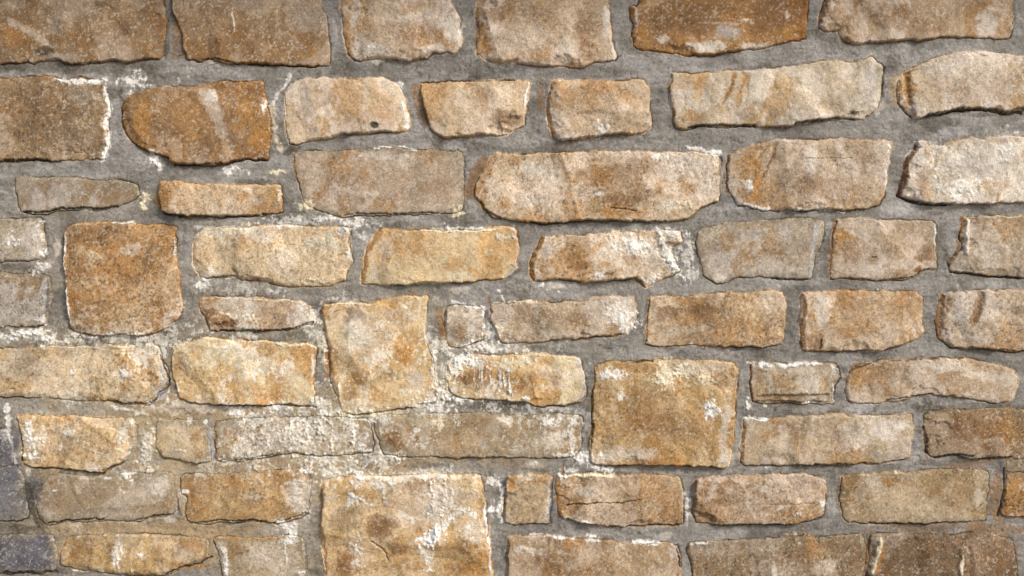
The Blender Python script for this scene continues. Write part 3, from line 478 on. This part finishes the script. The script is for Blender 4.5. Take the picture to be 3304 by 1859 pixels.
M('f', """s w 16 .9 480 90 560 110 650 125; p o 555 40 46 60 1; p l 400 110 110 55 .6; p l 260 120 70 60 .5; p y 40 100 90 30 .8; p l 1650 110 150 60 .5; s w 8 .7 650 135 1000 130 1250 140; p d 820 170 60 20 .6; p w 2110 40 50 40 .9; p d 1950 150 80 30 .5; s k 12 1 1650 20 1750 68 1870 85 2020 88; p w 2380 90 60 15 .6
p g 560 300 100 60 .6; p g 800 290 60 90 .7; s l 16 1 1030 230 1008 400 983 620; p b 600 480 250 80 .25; p f 290 645 60 25 .8; p w 30 500 50 140 .7; p w 60 640 60 40 .5; s k 10 .9 690 640 800 656 960 656
s b 17 1 1172 220 1152 400 1135 600; p d 2000 350 60 140 .35; p d 1100 450 30 150 .4
p o 1220 330 90 45 .9; p o 1205 440 60 90 .6; p b 1280 460 80 90 .55; s f 16 .5 1250 280 1400 360 1500 420; p f 1430 580 150 60 .7; p b 1830 480 80 60 .8; s k 8 1 1445 488 1480 490; p b 1790 590 50 25 1; s w 7 .8 1930 240 1920 430; s k 6 .8 1140 655 1500 662 1740 635; s k 5 .8 1740 635 1850 590 1930 580
s b 20 1 2130 200 2130 300 2110 420 2040 560; s f 20 .95 2180 210 2160 300 2160 460; p b 2250 260 50 90 .5; s k 9 1 2050 605 2200 615 2400 642 2577 645; s y 7 .6 2300 180 2577 185; p c 2400 360 150 30 .5
p b 150 900 220 55 .7; p b -100 930 130 60 .7; p f 0 1050 250 40 .4; p b 600 1120 160 35 .6; p y 650 830 60 50 .35; s o 9 .9 -240 800 -265 1000 -265 1130; s b 5 .7 200 1145 500 1135 700 1108; p o 480 810 100 40 .5; p w 80 1150 25 10 .9
s b 20 1 928 790 940 900 922 1000 915 1170; p f 1050 900 70 140 .8; p o 1350 1050 210 90 .55; p b 1000 1120 80 60 .8; p f 1600 1060 60 90 .35; p w 1490 742 22 10 .9; s k 5 .9 1055 1110 1040 1180; s b 5 .6 970 870 1010 800
s b 28 1 1985 780 1960 950 1955 1070; p b 2015 850 26 70 .9; s b 34 .85 2265 770 2245 880 2195 990; p f 2100 850 50 150 .6; p f 2420 850 100 60 .35; p b 2540 900 40 50 .5; p f 2250 1100 150 40 .4; s k 6 .7 2050 1175 2250 1183 2577 1198
p w 600 1310 70 25 1; s w 13 1 740 1310 880 1300 1070 1300; s b 11 1 530 1310 522 1449 545 1580; p w 1190 1350 40 45 .7; s w 7 .9 1145 1440 1150 1580
p f 1950 1320 260 50 .7; p o 1350 1400 80 130 .6; p f 2450 1420 90 50 .5; p d 1220 1340 50 50 .6; s s 10 .6 430 1380 410 1440; p o 250 1350 120 60 .3; p y 40 1370 100 70 .8
r 8 26 1500 240 1500 241; r 10 24 2165 210 2160 460; r -9 34 2265 770 2245 880 2195 990; r -8 26 1985 790 1965 1060""")
M('g', """p s 20 500 130 280 .75; p s 200 850 110 220 .6; p s 80 1300 330 220 .6; s w 20 .9 30 180 30 350 60 480 90 600; p w 20 400 40 60 .7; p w 180 680 20 50 .8; s d 40 .7 180 780 220 950 300 1100; p d 150 1100 200 40 .7; p g 60 950 90 60 .4
p m 300 110 400 45 .45; s k 7 .9 740 130 900 146 1110 152; p l 1190 60 60 50 .8; s s 10 .8 1260 0 1230 60 1120 140; s w 16 .8 820 180 980 210 1090 240
p w 230 420 70 110 1; p w 200 535 70 30 1; p w 520 370 45 20 .8; p w 430 490 15 25 .9; p w 950 310 50 30 .9; p w 920 400 45 60 .7; p b 650 450 220 80 .35; p y 900 490 25 25 .8; p f 700 645 120 25 .7; s s 18 .7 1012 320 1005 430; s l 14 .8 985 450 930 560
p w 1080 500 50 150 1; p w 1060 620 60 50 1; p w 1130 650 60 30 .9; p w 960 680 70 20 .9; p w 850 640 70 20 .8; s k 8 1 230 638 420 650 640 675 750 685 800 645 900 605; s o 8 .9 105 250 130 350; s k 8 .9 130 380 150 500 140 590
p w 1340 500 60 15 .8; p b 1480 540 60 40 .6; p y 1350 350 130 90 .3; s l 26 .75 1560 300 1572 400 1590 580; p w 1540 290 14 20 .9; p w 1760 190 90 30 .9; p w 2080 190 80 30 1; s k 6 .9 1500 155 1900 165 2200 165 2370 175; s o 7 .9 1160 350 1165 480; s o 8 .9 1620 300 1625 540; s b 5 .7 1200 550 1330 585 1480 600
s w 8 1 1770 290 1880 310 1910 350; p b 1950 440 100 60 .6; p w 2250 380 190 110 .65; p w 2400 430 60 80 .8; p w 2430 290 100 30 .7; s y 7 .9 2500 270 2490 500; p w 2250 580 100 40 .7; p w 2320 640 50 50 .9; p w 1910 650 45 20 .9; p w 2100 640 70 20 .6; s w 20 .9 2380 230 2500 220 2560 200; p y 2570 250 60 40 .9; s y 10 .9 2540 0 2560 120
p c 1800 635 420 40 .8; p c 1350 620 200 40 .5; p o 1750 600 100 15 .4; s k 5 .8 1640 585 1850 572 2000 552 2110 522; p c 1350 200 250 100 .6
p f 1100 820 200 110 .35; p w 385 815 22 10 .9; p w 950 710 60 22 .8; p w 780 720 30 10 .8; s k 8 1 330 1062 420 1052 560 1038 760 1030; s k 6 .9 1000 1038 1180 1002 1290 990; p w 910 820 25 18 .6; p m 700 970 250 40 .5; p w 1200 790 90 60 .4
p o 1740 750 60 25 .8; p o 2060 680 110 25 1; p b 1500 780 100 80 .4; p w 2230 850 60 160 .7; p w 2290 970 30 30 .8; p f 1900 860 70 30 .5; p b 1880 895 90 35 .5; p w 1380 820 35 18 .9; s s 9 .9 2322 680 2332 800 2315 970; p o 1900 760 150 40 .5; s k 7 1 1400 1065 1600 1042 1900 1036 2050 1058 2180 1032 2300 985
s s 12 .9 1290 760 1320 900 1340 990; p l 1300 975 30 30 .7; p f 1280 1035 60 25 .8; p c 900 1105 520 45 .7; p w 560 1100 70 40 .6; p c 780 1110 100 40 .5; p w 2160 1100 90 50 .8; s o 9 .9 1610 1185 1900 1180 2150 1165; p w 2180 1180 60 40 .9; p c 1500 1120 250 60 .8; s w 5 .7 875 1050 875 1160
p w 880 1300 45 90 .8; s w 12 .9 880 1300 890 1449; p b 600 1250 100 80 .35; p g 1350 1280 100 60 .45; p o 1400 1385 150 26 .9; p w 1060 1310 35 20 .8; p o 1450 1230 90 50 .5; s k 9 1 1220 1449 1330 1400 1480 1372 1570 1322; s s 9 .9 1535 1190 1538 1290; s o 6 .9 475 1180 435 1300; s k 16 .8 0 1440 250 1438 400 1430; s w 7 .7 530 1415 760 1430; s w 4 .7 985 1350 985 1440
s w 22 1 1680 1270 1690 1449; s w 6 .9 2140 1200 2145 1380; p f 1900 1330 120 80 .35; p w 2250 1435 50 18 .9; s s 6 .6 2290 1200 2300 1440; s o 9 .9 2430 800 2410 1000 2440 1200 2450 1449""")
M('h', """p o 60 80 60 130 .8; s w 18 1 560 160 700 130 720 60; p w 900 140 90 60 .9; p y 720 310 55 70 .9; p y 30 230 60 30 1; s w 12 1 60 270 180 290 240 290; s w 8 1 100 330 90 450 80 480; p w 180 420 50 60 .8; s w 10 .9 20 520 140 505 220 515; s s 8 .9 225 370 220 500; s s 8 .9 120 238 350 205 550 175; p w 560 370 45 30 .7
p b 370 430 80 100 1; p o 330 380 60 60 .6; p b 1000 290 160 40 .4; p g 1060 460 30 65 .8; p w 1530 300 80 50 .9; p w 1740 400 36 110 .7; p w 1680 545 90 22 .8; p f 1320 480 80 40 .5; p o 860 460 30 100 .5; p y 410 560 70 32 .9; p d 150 620 160 40 .5; p d 620 620 160 30 .5; p w 1440 600 50 25 .8; p w 1830 560 80 70 .8; p d 1150 180 250 35 .5; p f 1600 200 150 18 .6; p w 1750 300 40 30 .6; p d 1500 650 120 25 .4
p w 1960 645 110 25 .9; s y 12 1 1650 705 1850 700 2060 690; p w 1720 670 60 50 .8; s b 12 1 1680 620 1680 680; p w 1400 110 35 30 .9; s w 8 1 1270 0 1290 90; s w 6 .8 900 0 890 50; s w 5 .8 1080 0 1080 60; s w 5 .8 1020 -20 1020 40; s s 9 .8 1480 180 1640 170 1780 140 1840 90; s l 14 .9 1850 0 1810 110
p w 100 690 150 25 .6; p w 700 870 110 200 .55; s w 22 .9 680 730 680 900 640 1000; s w 32 1 740 1130 830 1010 920 960 990 985; p w 700 1130 80 70 1; p w 650 1300 60 120 .8; s w 14 1 50 830 180 900 230 920; p w 130 760 90 50 .6; p d 40 1050 150 110 .45; p b 300 1080 130 90 .95; p o 510 800 60 130 .7; p o 380 930 100 70 .5; p b 850 840 160 50 .7; p o 950 1400 210 100 .9; p b 880 1400 100 50 .5; p o 930 1220 150 50 .6; p b 700 1230 70 40 .6; p w 120 1300 60 130 .7; p b 20 1410 90 120 .7; p o 470 1300 130 140 .6; p b 400 1240 80 60 .6; s w 9 1 1078 880 1090 1100 1120 1250 1112 1420; p f 1000 1120 80 90 .6; p y 1000 800 40 60 .5; s k 5 .7 220 1180 300 1250 350 1350; s s 7 .9 1065 800 1095 950 1105 1150
p w 1140 750 60 40 1; s w 20 1 1215 800 1195 930 1205 1040; p w 1125 950 25 55 1; p o 1275 760 33 70 .9; s y 8 1 1222 880 1215 1000; p o 1500 730 70 18 .7; s s 14 .95 1596 740 1585 900 1580 1040; s l 8 .9 1570 720 1560 1050; p w 1250 1060 30 20 .6
s o 16 1 1645 740 1625 860 1658 950 1650 1000; p f 1850 820 100 60 .6; p b 2100 750 120 50 .35; s k 4 .9 1700 918 1900 905 2050 902 2250 885; s w 7 1 1680 1010 1850 1040 1950 1070; s b 14 .7 1900 1010 1900 1050; p b 2300 850 150 80 .25; s k 6 .9 2000 1082 2250 1080 2550 1068
s w 9 .9 1420 1140 1600 1165 1750 1175; p w 1880 1178 55 28 .9; p b 1500 1360 220 80 .4; p w 1400 1260 130 30 .45; s w 14 1 2200 1205 2420 1215; p f 2450 1170 100 40 .6; s o 7 .8 2105 1300 2010 1400; p o 1750 1220 90 25 .5; s o 6 .9 1262 1180 1252 1440; p f 2530 1280 36 60 .7; s k 6 .9 2540 1250 2560 1400
s w 5 .6 250 560 130 545""")
M('i', """p w 240 215 45 50 1; p f 350 240 50 60 .5; p b 280 420 120 120 .3; p f 350 560 80 60 .5; s d 12 .8 580 85 1120 82; s d 8 .8 560 125 1100 140; p b 850 110 280 14 .5; p w 940 145 40 14 1; p w 640 168 14 18 1; p w 510 170 30 45 .9; s w 7 .9 1150 20 1150 150
s w 16 1 490 265 640 275; s b 14 1 482 300 476 450 458 600; p b 880 360 100 70 .4; p o 900 500 100 90 .45; p f 1300 400 180 120 .6; p f 1560 330 150 90 .8; s b 8 .9 840 550 850 600; p b 1200 420 60 80 .4; p l 620 650 130 26 .6; p w 645 645 14 12 .9; p l 1350 180 120 40 .9; p d 1880 180 150 45 .7; s k 6 .9 1560 135 1700 100 1900 85; p g 1500 540 200 40 .5; p f 700 580 100 30 .5
p b 2150 350 90 130 .6; p o 2500 350 110 150 .5; s k 12 1 1930 562 2080 542 2200 552; s k 7 .9 2250 570 2500 562; s k 9 1 1840 330 1865 430 1860 520; s k 6 .8 1000 612 1200 606 1500 606 1700 580; p d 2000 600 300 30 .5
s b 9 1 118 750 105 850 105 960; p f 600 790 70 40 .5; s b 12 .8 215 930 215 1000 245 1060; p w 880 990 40 30 .7; p w 1070 930 30 40 .9; s k 3 .5 600 915 1040 915; s k 7 .9 250 1072 450 1066 700 1066 850 1070 1070 1022; p l 430 1120 90 50 .5; p w 750 940 60 20 .5; p w 40 950 25 90 .7; s k 7 .9 25 960 25 1040; p l 350 670 300 20 .4
s b 11 1 1226 720 1224 810; p y 1650 672 50 16 1; p b 2100 850 110 100 .45; p f 1450 760 60 60 .4; p f 2250 860 60 80 .45; p o 1700 750 100 40 .4; s b 7 .9 2215 975 2290 912; p b 1800 1095 420 50 .55; p b 2400 850 50 220 .75; p b 2200 615 250 40 .5; s k 9 .8 2455 650 2440 850 2410 1000; s k 5 .8 1430 1062 1800 1062 2200 1052; p b 2350 1100 250 70 .7; p b 1850 440 30 150 .4; p d 1230 820 50 50 .5
p o 2540 850 80 150 .8; p o 980 1260 80 100 .7; p f 690 1400 26 60 .8; s b 10 1 58 1250 88 1350 112 1449; p f 1100 1400 110 50 .4; p b 800 1300 200 80 .3; s w 10 .8 80 1228 200 1215; s k 5 .6 820 1152 960 1155 1130 1180
s b 15 1 1420 1150 1410 1300 1380 1449; s y 22 .8 1510 1190 1480 1300 1435 1440; s o 18 .8 1545 1220 1485 1420; p f 2115 1370 18 80 .9; s b 14 .6 2160 1250 2160 1449; p b 2350 1300 220 150 .5; p b 1800 1250 250 60 .3
r 12 40 1510 1190 1480 1300 1435 1449; r 8 30 2110 1250 2110 1449; r -6 30 2180 1250 2180 1449; r -5 24 600 100 1100 100""")

# rendering slurry wiped over joints and stones low on the left and in the middle
M('g', """p c 1150 230 160 60 .6; p c 1350 630 500 60 .7; p c 650 1110 420 60 .7; p c 1400 1110 500 70 .7; p c 300 700 120 60 .4; p c 1100 440 60 150 .3; p c 2150 590 250 80 .5; p c 1300 850 60 150 .5; p c 1560 1250 60 120 .6; p c 420 1300 60 120 .5""")
M('h', """p c 300 200 300 60 .5; p c 900 560 500 60 .5; p c 1300 600 300 50 .35; p c 250 620 300 60 .4; p w 300 560 200 40 .5; p w 50 300 120 120 .6; p w 650 180 200 60 .6; p y 600 720 200 40 .4; p w 250 760 180 60 .5""")
M('e', """p w 1050 1180 220 60 .7; p c 950 1200 150 60 .3; p y 750 1500 60 80 .6; p w 700 1560 120 80 .8; p w 250 1700 120 50 .7""")
M('d', """p w 2250 220 300 50 .6; p w 150 1100 220 50 .8; p w 850 1100 250 30 .7; p y 2420 1100 60 120 .5; p w 2400 1610 100 50 .8""")

M('e', """p b 1150 1440 330 90 .55; p o 1350 1430 40 120 .5
s w 6 1 1000 1330 1000 1470; s w 6 1 1060 1340 1060 1500; s w 6 1 1120 1340 1120 1480; s w 7 1 1190 1330 1190 1510; s w 7 1 1265 1330 1270 1530; s w 5 1 1225 1360 1225 1470""")
M('g', """p s 60 500 90 200 .5; p s 230 880 70 140 .6; p s 40 1000 90 120 .5; s d 22 .8 215 820 215 960 260 1080""")
M('c', """p f 1450 560 120 110 .5; p f 1480 730 60 130 .6; p b 2060 660 300 100 .25; p f 60 1240 220 70 .5; p f 200 1380 60 130 .6; p b 900 1370 260 110 .45; p f 2200 1240 250 90 .6; p b 1830 1370 70 90 .6; p o 1850 1440 60 70 .5""")
M('b', """p f 2470 1290 120 110 .5; p b 2050 1320 330 90 .5; p f 1500 1300 170 90 .5; p b 2520 100 160 130 .5; p f 1650 900 60 80 .4""")

M('e', """s w 40 .9 2400 310 2440 430 2500 560; p w 2250 420 130 80 .6""")
M('h', """p w 780 870 60 160 .6; p w 650 1180 120 60 .7; p w 950 1130 60 60 .5; p w 80 900 90 40 .8; s w 14 .8 300 760 330 900; p w 480 1000 60 40 .6; p b 870 1250 120 40 .4""")
M('f', """p w -120 860 10 10 0; p f 2300 1380 200 40 .5; s k 7 .8 1300 1345 1500 1277 1900 1257 2150 1257""")

# broad chalky smears
M('g', """p w 2250 400 330 150 .55; p w 2420 570 260 60 .6; p f 1450 190 500 50 .5; p f 420 400 200 150 .25; p f 2250 850 120 160 .6""")
M('h', """p w 0 400 220 120 .5; p w 500 700 500 40 .5; p f 650 900 380 220 .4; p w 1600 420 180 110 .45; p w 1900 600 150 60 .6""")
M('e', """p w 950 1290 200 60 .6; p y 250 1680 260 30 .6; p f 200 1000 300 180 .35; p f 2700 1320 250 60 .5""")

M('b', """s d 30 1 244 935 250 938; s d 26 1 244 935 250 938; r -5 30 244 935 252 938""")
# lime weeping over the lower left and middle of the wall: thin scattered flakes
zone = sstep(0.95, 0.35, np.hypot((GX + 0.65) / 1.35, (GZ - 1.03) / 0.55))
zone = np.maximum(zone, 0.12 * sstep(-0.4, 0.2, GZ * 0 + fbm(GX, GZ, 0.5, 2, 66)) * sstep(2.3, 1.2, GZ))
v = 1.05 * fbm(GX, GZ, 0.085, 3, 67, 0.6) + 0.85 * N_flake + 0.35 * N_run - 0.98 + 0.55 * zone
mk = (sstep(0.0, 0.14, v) * (0.04 + 0.96 * zone))[..., None] * 0.65
COL = COL * (1 - mk) + lin((246, 240, 226)) * mk
mk = (0.30 * zone * sstep(-0.2, 0.5, fbm(GX, GZ, 0.14, 5, 68, 0.65)))[..., None]
COL = COL * (1 - mk) + lin((216, 200, 166)) * mk

# grain of sandstone and mortar, pits, pale grains
ism = mort.astype(np.float32)
brown = sstep(1.35, 2.6, COL[..., 0] / (COL[..., 2] + 0.01)) * (1 - ism)      # iron-rich places carry more dark grains
gr = 1 + (0.20 - 0.07 * ism) * (0.35 + 0.65 * GRN) * (0.8 * N_fine + 0.5 * N_diag * (1 - ism) + 0.7 * N_grain) + 0.12 * N_mid + 0.09 * N_crust + 0.06 * N_vert + 0.10 * N_drag * ism + STK
cl = fbm(GX + 4, GZ, 0.05, 3, 55, 0.6)
pit = 0.8 * sstep(0.50, 0.80, fbm(GX + 4, GZ, 0.0065, 2, 50, 0.8) + 0.30 * cl + 0.14 * brown)
fleck = sstep(0.45, 0.75, fbm(GX - 4, GZ, 0.0065, 2, 51, 0.8) + 0.25 * fbm(GX, GZ + 8, 0.06, 3, 56, 0.6))
soot = sstep(-0.05, 0.8, fbm(GX + 2, GZ + 5, 0.10, 6, 52, 0.78)) * (0.16 + 0.16 * sstep(0.0, 0.6, N_big))
rd = np.abs(fbm(GX + 6, GZ, 0.030, 4, 57, 0.62)); scr = sstep(0.055, 0.0, rd) * sstep(-0.1, 0.5, N_crust)
rd2 = np.abs(fbm(GX + 16, GZ, 0.026, 4, 58, 0.62)); scl = sstep(0.05, 0.0, rd2) * sstep(0.0, 0.5, -N_crust)
COL *= np.clip(gr, 0.4, 1.8)[..., None]
COL *= (1 - (0.38 + 0.12 * brown) * pit * (0.3 + 0.7 * GRN))[..., None] * np.array([1, 0.96, 0.90], np.float32) ** pit[..., None]
COL *= 1 - soot[..., None] * np.array([0.58, 0.62, 0.70], np.float32)
COL *= 1 - 0.38 * FIS[..., None] * (0.4 + 0.6 * sstep(-0.3, 0.5, N_fine))[..., None]
COL *= 1 - 0.42 * scr[..., None] * np.array([0.9, 1.0, 1.1], np.float32)
fl = (np.maximum(fleck * 0.40, scl * 0.30) * (1 - 0.6 * ism))[..., None]
COL = COL * (1 - fl) + lin((232, 222, 204)) * fl
mean_c = lin((176, 152, 122))
COL = mean_c * (np.clip(COL, 0.01, 1) / mean_c) ** 1.12 * np.array([1.0, 0.985, 0.965], np.float32)
# dark shade line painted in the joint along the stones, heaviest underneath
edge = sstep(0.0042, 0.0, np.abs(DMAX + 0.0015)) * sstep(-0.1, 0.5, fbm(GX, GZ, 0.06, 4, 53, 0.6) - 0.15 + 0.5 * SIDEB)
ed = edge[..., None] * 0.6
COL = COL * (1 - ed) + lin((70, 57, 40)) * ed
COL = np.clip(COL, 0.01, 0.86)

# ------------------------------------------------------------------ mortar relief
MH = 0.0032 * N_big + 0.0024 * N_drag + 0.0009 * N_mid + 0.0005 * N_crust + 0.0007 * N_fine + 0.0004 * N_grain
MH -= 0.002 * sstep(0.35, 0.75, fbm(GX + 1, GZ, 0.04, 4, 74, 0.6)) * (1 - sstep(-0.025, -0.012, -np.abs(DMAX)))
MH -= 0.006 * sstep(-0.0055, 0.0, DMAX) * sstep(-0.2, 0.5, fbm(GX, GZ, 0.08, 4, 54, 0.6) - 0.15 + 0.6 * SIDEB)
MH -= 0.010 * sstep(-0.0045, 0.0, DMAX) * sstep(0.15, 0.45, fbm(GX + 2, GZ, 0.13, 3, 89, 0.6)) * SIDEB
MH -= 0.002 * crk + 0.0003 * sstep(0.1, 0.6, fbm(GX + 5, GZ, 0.0075, 2, 88, 0.8))
MH += RELIEF
MH = np.where(DMAX > 0.002, np.minimum(MH, -0.006), MH)
for f in stone_fields:
    f[2] = f[2] + np.where(f[1] > 0, RELIEF[f[0]], 0)

# ------------------------------------------------------------------ materials
def rock_material(name, rough, bump):
    m = bpy.data.materials.new(name); m.use_nodes = True
    nt = m.node_tree; N = nt.nodes; L = nt.links
    b = N['Principled BSDF']
    at = N.new('ShaderNodeAttribute'); at.attribute_name = 'mineral'
    tc = N.new('ShaderNodeTexCoord')
    n1 = N.new('ShaderNodeTexNoise'); n1.inputs['Scale'].default_value = 190; n1.inputs['Detail'].default_value = 5; n1.inputs['Roughness'].default_value = 0.72
    n2 = N.new('ShaderNodeTexNoise'); n2.inputs['Scale'].default_value = 60; n2.inputs['Detail'].default_value = 6; n2.inputs['Roughness'].default_value = 0.7
    v = N.new('ShaderNodeTexVoronoi'); v.inputs['Scale'].default_value = 230
    for q in (n1, n2, v): L.new(tc.outputs['Object'], q.inputs['Vector'])
    mr = N.new('ShaderNodeMapRange'); mr.inputs['From Min'].default_value = 0.25; mr.inputs['From Max'].default_value = 0.75
    mr.inputs['To Min'].default_value = 0.70; mr.inputs['To Max'].default_value = 1.30
    L.new(n1.outputs['Fac'], mr.inputs['Value'])
    mx = N.new('ShaderNodeMix'); mx.data_type = 'RGBA'; mx.blend_type = 'MULTIPLY'; mx.inputs['Factor'].default_value = 1.0
    L.new(at.outputs['Color'], mx.inputs['A']); L.new(mr.outputs['Result'], mx.inputs['B'])
    # single dark grains and pale grains, finer than the lattice of the mesh
    last = mx.outputs['Result']
    for sca, lo, hi, colr, f in ((200, 0.60, 0.67, (0.13, 0.09, 0.055, 1), 0.34), (360, 0.62, 0.70, (0.10, 0.075, 0.05, 1), 0.36), (290, 0.62, 0.70, (0.72, 0.66, 0.56, 1), 0.36)):
        nn = N.new('ShaderNodeTexNoise'); nn.inputs['Scale'].default_value = sca; nn.inputs['Detail'].default_value = 3; nn.inputs['Roughness'].default_value = 0.6
        mp = N.new('ShaderNodeMapping'); mp.inputs['Location'].default_value = (sca * 0.13, 0, sca * 0.07); L.new(tc.outputs['Object'], mp.inputs['Vector']); L.new(mp.outputs['Vector'], nn.inputs['Vector'])
        r_ = N.new('ShaderNodeMapRange'); r_.inputs['From Min'].default_value = lo; r_.inputs['From Max'].default_value = hi; r_.inputs['To Max'].default_value = f
        L.new(nn.outputs['Fac'], r_.inputs['Value']); am = N.new('ShaderNodeMath'); am.operation = 'MULTIPLY'; L.new(r_.outputs['Result'], am.inputs[0]); L.new(at.outputs['Alpha'], am.inputs[1])
        m2_ = N.new('ShaderNodeMix'); m2_.data_type = 'RGBA'; L.new(am.outputs[0], m2_.inputs['Factor']); L.new(last, m2_.inputs['A']); m2_.inputs['B'].default_value = colr
        last = m2_.outputs['Result']
    L.new(last, b.inputs['Base Color'])
    ad = N.new('ShaderNodeMath'); ad.operation = 'ADD'; L.new(n1.outputs['Fac'], ad.inputs[0]); L.new(n2.outputs['Fac'], ad.inputs[1])
    ad2 = N.new('ShaderNodeMath'); ad2.operation = 'MULTIPLY_ADD'; L.new(v.outputs['Distance'], ad2.inputs[0]); ad2.inputs[1].default_value = 0.5; L.new(ad.outputs[0], ad2.inputs[2])
    bp = N.new('ShaderNodeBump'); bp.inputs['Strength'].default_value = 1.0; bp.inputs['Distance'].default_value = bump
    L.new(ad2.outputs[0], bp.inputs['Height']); L.new(bp.outputs['Normal'], b.inputs['Normal'])
    b.inputs['Roughness'].default_value = rough
    b.inputs['Specular IOR Level'].default_value = 0.25
    return m
M_stone = rock_material('sandstone', 0.85, 0.0011)
M_mort = rock_material('lime_mortar', 0.92, 0.0005)

# ------------------------------------------------------------------ meshes from lattice patches
def sheet(name, sl, H, keep, mat, parent):
    """one mesh: the lattice cells of window sl whose four corners are in keep, H = metres in front of the mortar plane"""
    q = keep[:-1, :-1] & keep[1:, :-1] & keep[:-1, 1:] & keep[1:, 1:]
    used = np.zeros(keep.shape, bool)
    used[:-1, :-1] |= q; used[1:, :-1] |= q; used[:-1, 1:] |= q; used[1:, 1:] |= q
    idx = np.full(keep.shape, -1, np.int64); idx[used] = np.arange(used.sum())
    co_ = np.empty((int(used.sum()), 3), np.float32)
    co_[:, 0] = GX[sl][used]; co_[:, 1] = -H[used]; co_[:, 2] = GZ[sl][used]
    jj, ii = np.nonzero(q)
    F = np.stack([idx[jj, ii], idx[jj, ii + 1], idx[jj + 1, ii + 1], idx[jj + 1, ii]], 1).astype(np.int32)
    me = bpy.data.meshes.new(name)
    me.vertices.add(len(co_)); me.vertices.foreach_set('co', co_.ravel())
    me.loops.add(F.size); me.loops.foreach_set('vertex_index', F.ravel())
    me.polygons.add(len(F)); me.polygons.foreach_set('loop_start', np.arange(0, F.size, 4, dtype=np.int32))
    me.update(calc_edges=True)
    me.polygons.foreach_set('use_smooth', np.ones(len(F), bool))
    a = me.color_attributes.new('mineral', 'FLOAT_COLOR', 'POINT')
    cc = np.ones((len(co_), 4), np.float32); cc[:, :3] = COL[sl][used]; cc[:, 3] = GRN[sl][used]
    a.data.foreach_set('color', cc.ravel())
    me.materials.append(mat)
    o = bpy.data.objects.new(name, me); C.objects.link(o); o.parent = parent
    return o

wall = bpy.data.objects.new('stone_wall', None)
C.objects.link(wall)
wall['label'] = 'coursed wall of tan and ochre sandstone blocks set in grey mortar, blotched with white lime'
wall['category'] = 'wall'
wall['kind'] = 'thing'
full = (slice(0, nz), slice(0, nx))
sheet('mortar', full, MH, DMAX < 0.012, M_mort, wall)
for si, (sl, sd, H) in enumerate(stone_fields):
    if si < N_IN:
        o = sheet('stone', sl, H, sd > -0.0045, M_stone, wall)
        if ALL[si][4]: o['label'] = ALL[si][4]
# the courses beyond the picture: one more part of the wall
HO = np.full(GX.shape, -0.02, np.float32); KO = np.zeros(GX.shape, bool)
for sl, sd, H in stone_fields[N_IN:]:
    kk = sd > -0.0045
    HO[sl] = np.where(kk, np.maximum(H, HO[sl]), HO[sl]); KO[sl] |= kk
om = sheet('outer_masonry', full, HO, KO, M_stone, wall); om['kind'] = 'stuff'

def box(name, a, b, mat, parent=None):
    x0, y0, z0 = a; x1, y1, z1 = b
    me = bpy.data.meshes.new(name)
    me.from_pydata([(x0, y0, z0), (x1, y0, z0), (x1, y1, z0), (x0, y1, z0), (x0, y0, z1), (x1, y0, z1), (x1, y1, z1), (x0, y1, z1)], [],
                   [(0, 3, 2, 1), (4, 5, 6, 7), (0, 1, 5, 4), (1, 2, 6, 5), (2, 3, 7, 6), (3, 0, 4, 7)])
    me.materials.append(mat)
    o = bpy.data.objects.new(name, me); C.objects.link(o); o.parent = parent
    return o
mc_ = bpy.data.materials.new('rubble_core'); mc_.use_nodes = True
mc_.node_tree.nodes['Principled BSDF'].inputs['Base Color'].default_value = (0.2, 0.17, 0.13, 1)
box('wall_core', (X0, 0.03, 0), (X1, 0.45, Z1), mc_, wall)

# unseen slab and its bed, added above the picture to shade the top rows
box('shade_slab', (X0 - 0.02, -0.34, 2.70), (X1 + 0.02, 0.47, 2.80), mc_, wall)
box('shade_slab_bed', (X0, -0.015, 2.6205), (X1, 0.44, 2.6995), mc_, wall)

# ground, out of the picture below: pale trodden gravel, one sheet to the horizon
g = bpy.data.materials.new('gravel'); g.use_nodes = True
nt = g.node_tree; b = nt.nodes['Principled BSDF']; b.inputs['Roughness'].default_value = 0.95
tn = nt.nodes.new('ShaderNodeTexNoise'); tn.inputs['Scale'].default_value = 60; tn.inputs['Detail'].default_value = 8
cr = nt.nodes.new('ShaderNodeValToRGB'); cr.color_ramp.elements[0].position = 0.35; cr.color_ramp.elements[0].color = (0.14, 0.12, 0.095, 1)
cr.color_ramp.elements[1].position = 0.7; cr.color_ramp.elements[1].color = (0.36, 0.31, 0.24, 1)
tc = nt.nodes.new('ShaderNodeTexCoord'); nt.links.new(tc.outputs['Object'], tn.inputs['Vector'])
nt.links.new(tn.outputs['Fac'], cr.inputs['Fac']); nt.links.new(cr.outputs['Color'], b.inputs['Base Color'])
me = bpy.data.meshes.new('ground')
me.from_pydata([(-60, -60, -0.004), (60, -60, -0.004), (60, 60, -0.004), (-60, 60, -0.004)], [], [(0, 1, 2, 3)])
me.materials.append(g)
o = bpy.data.objects.new('ground', me); C.objects.link(o); o['kind'] = 'structure'
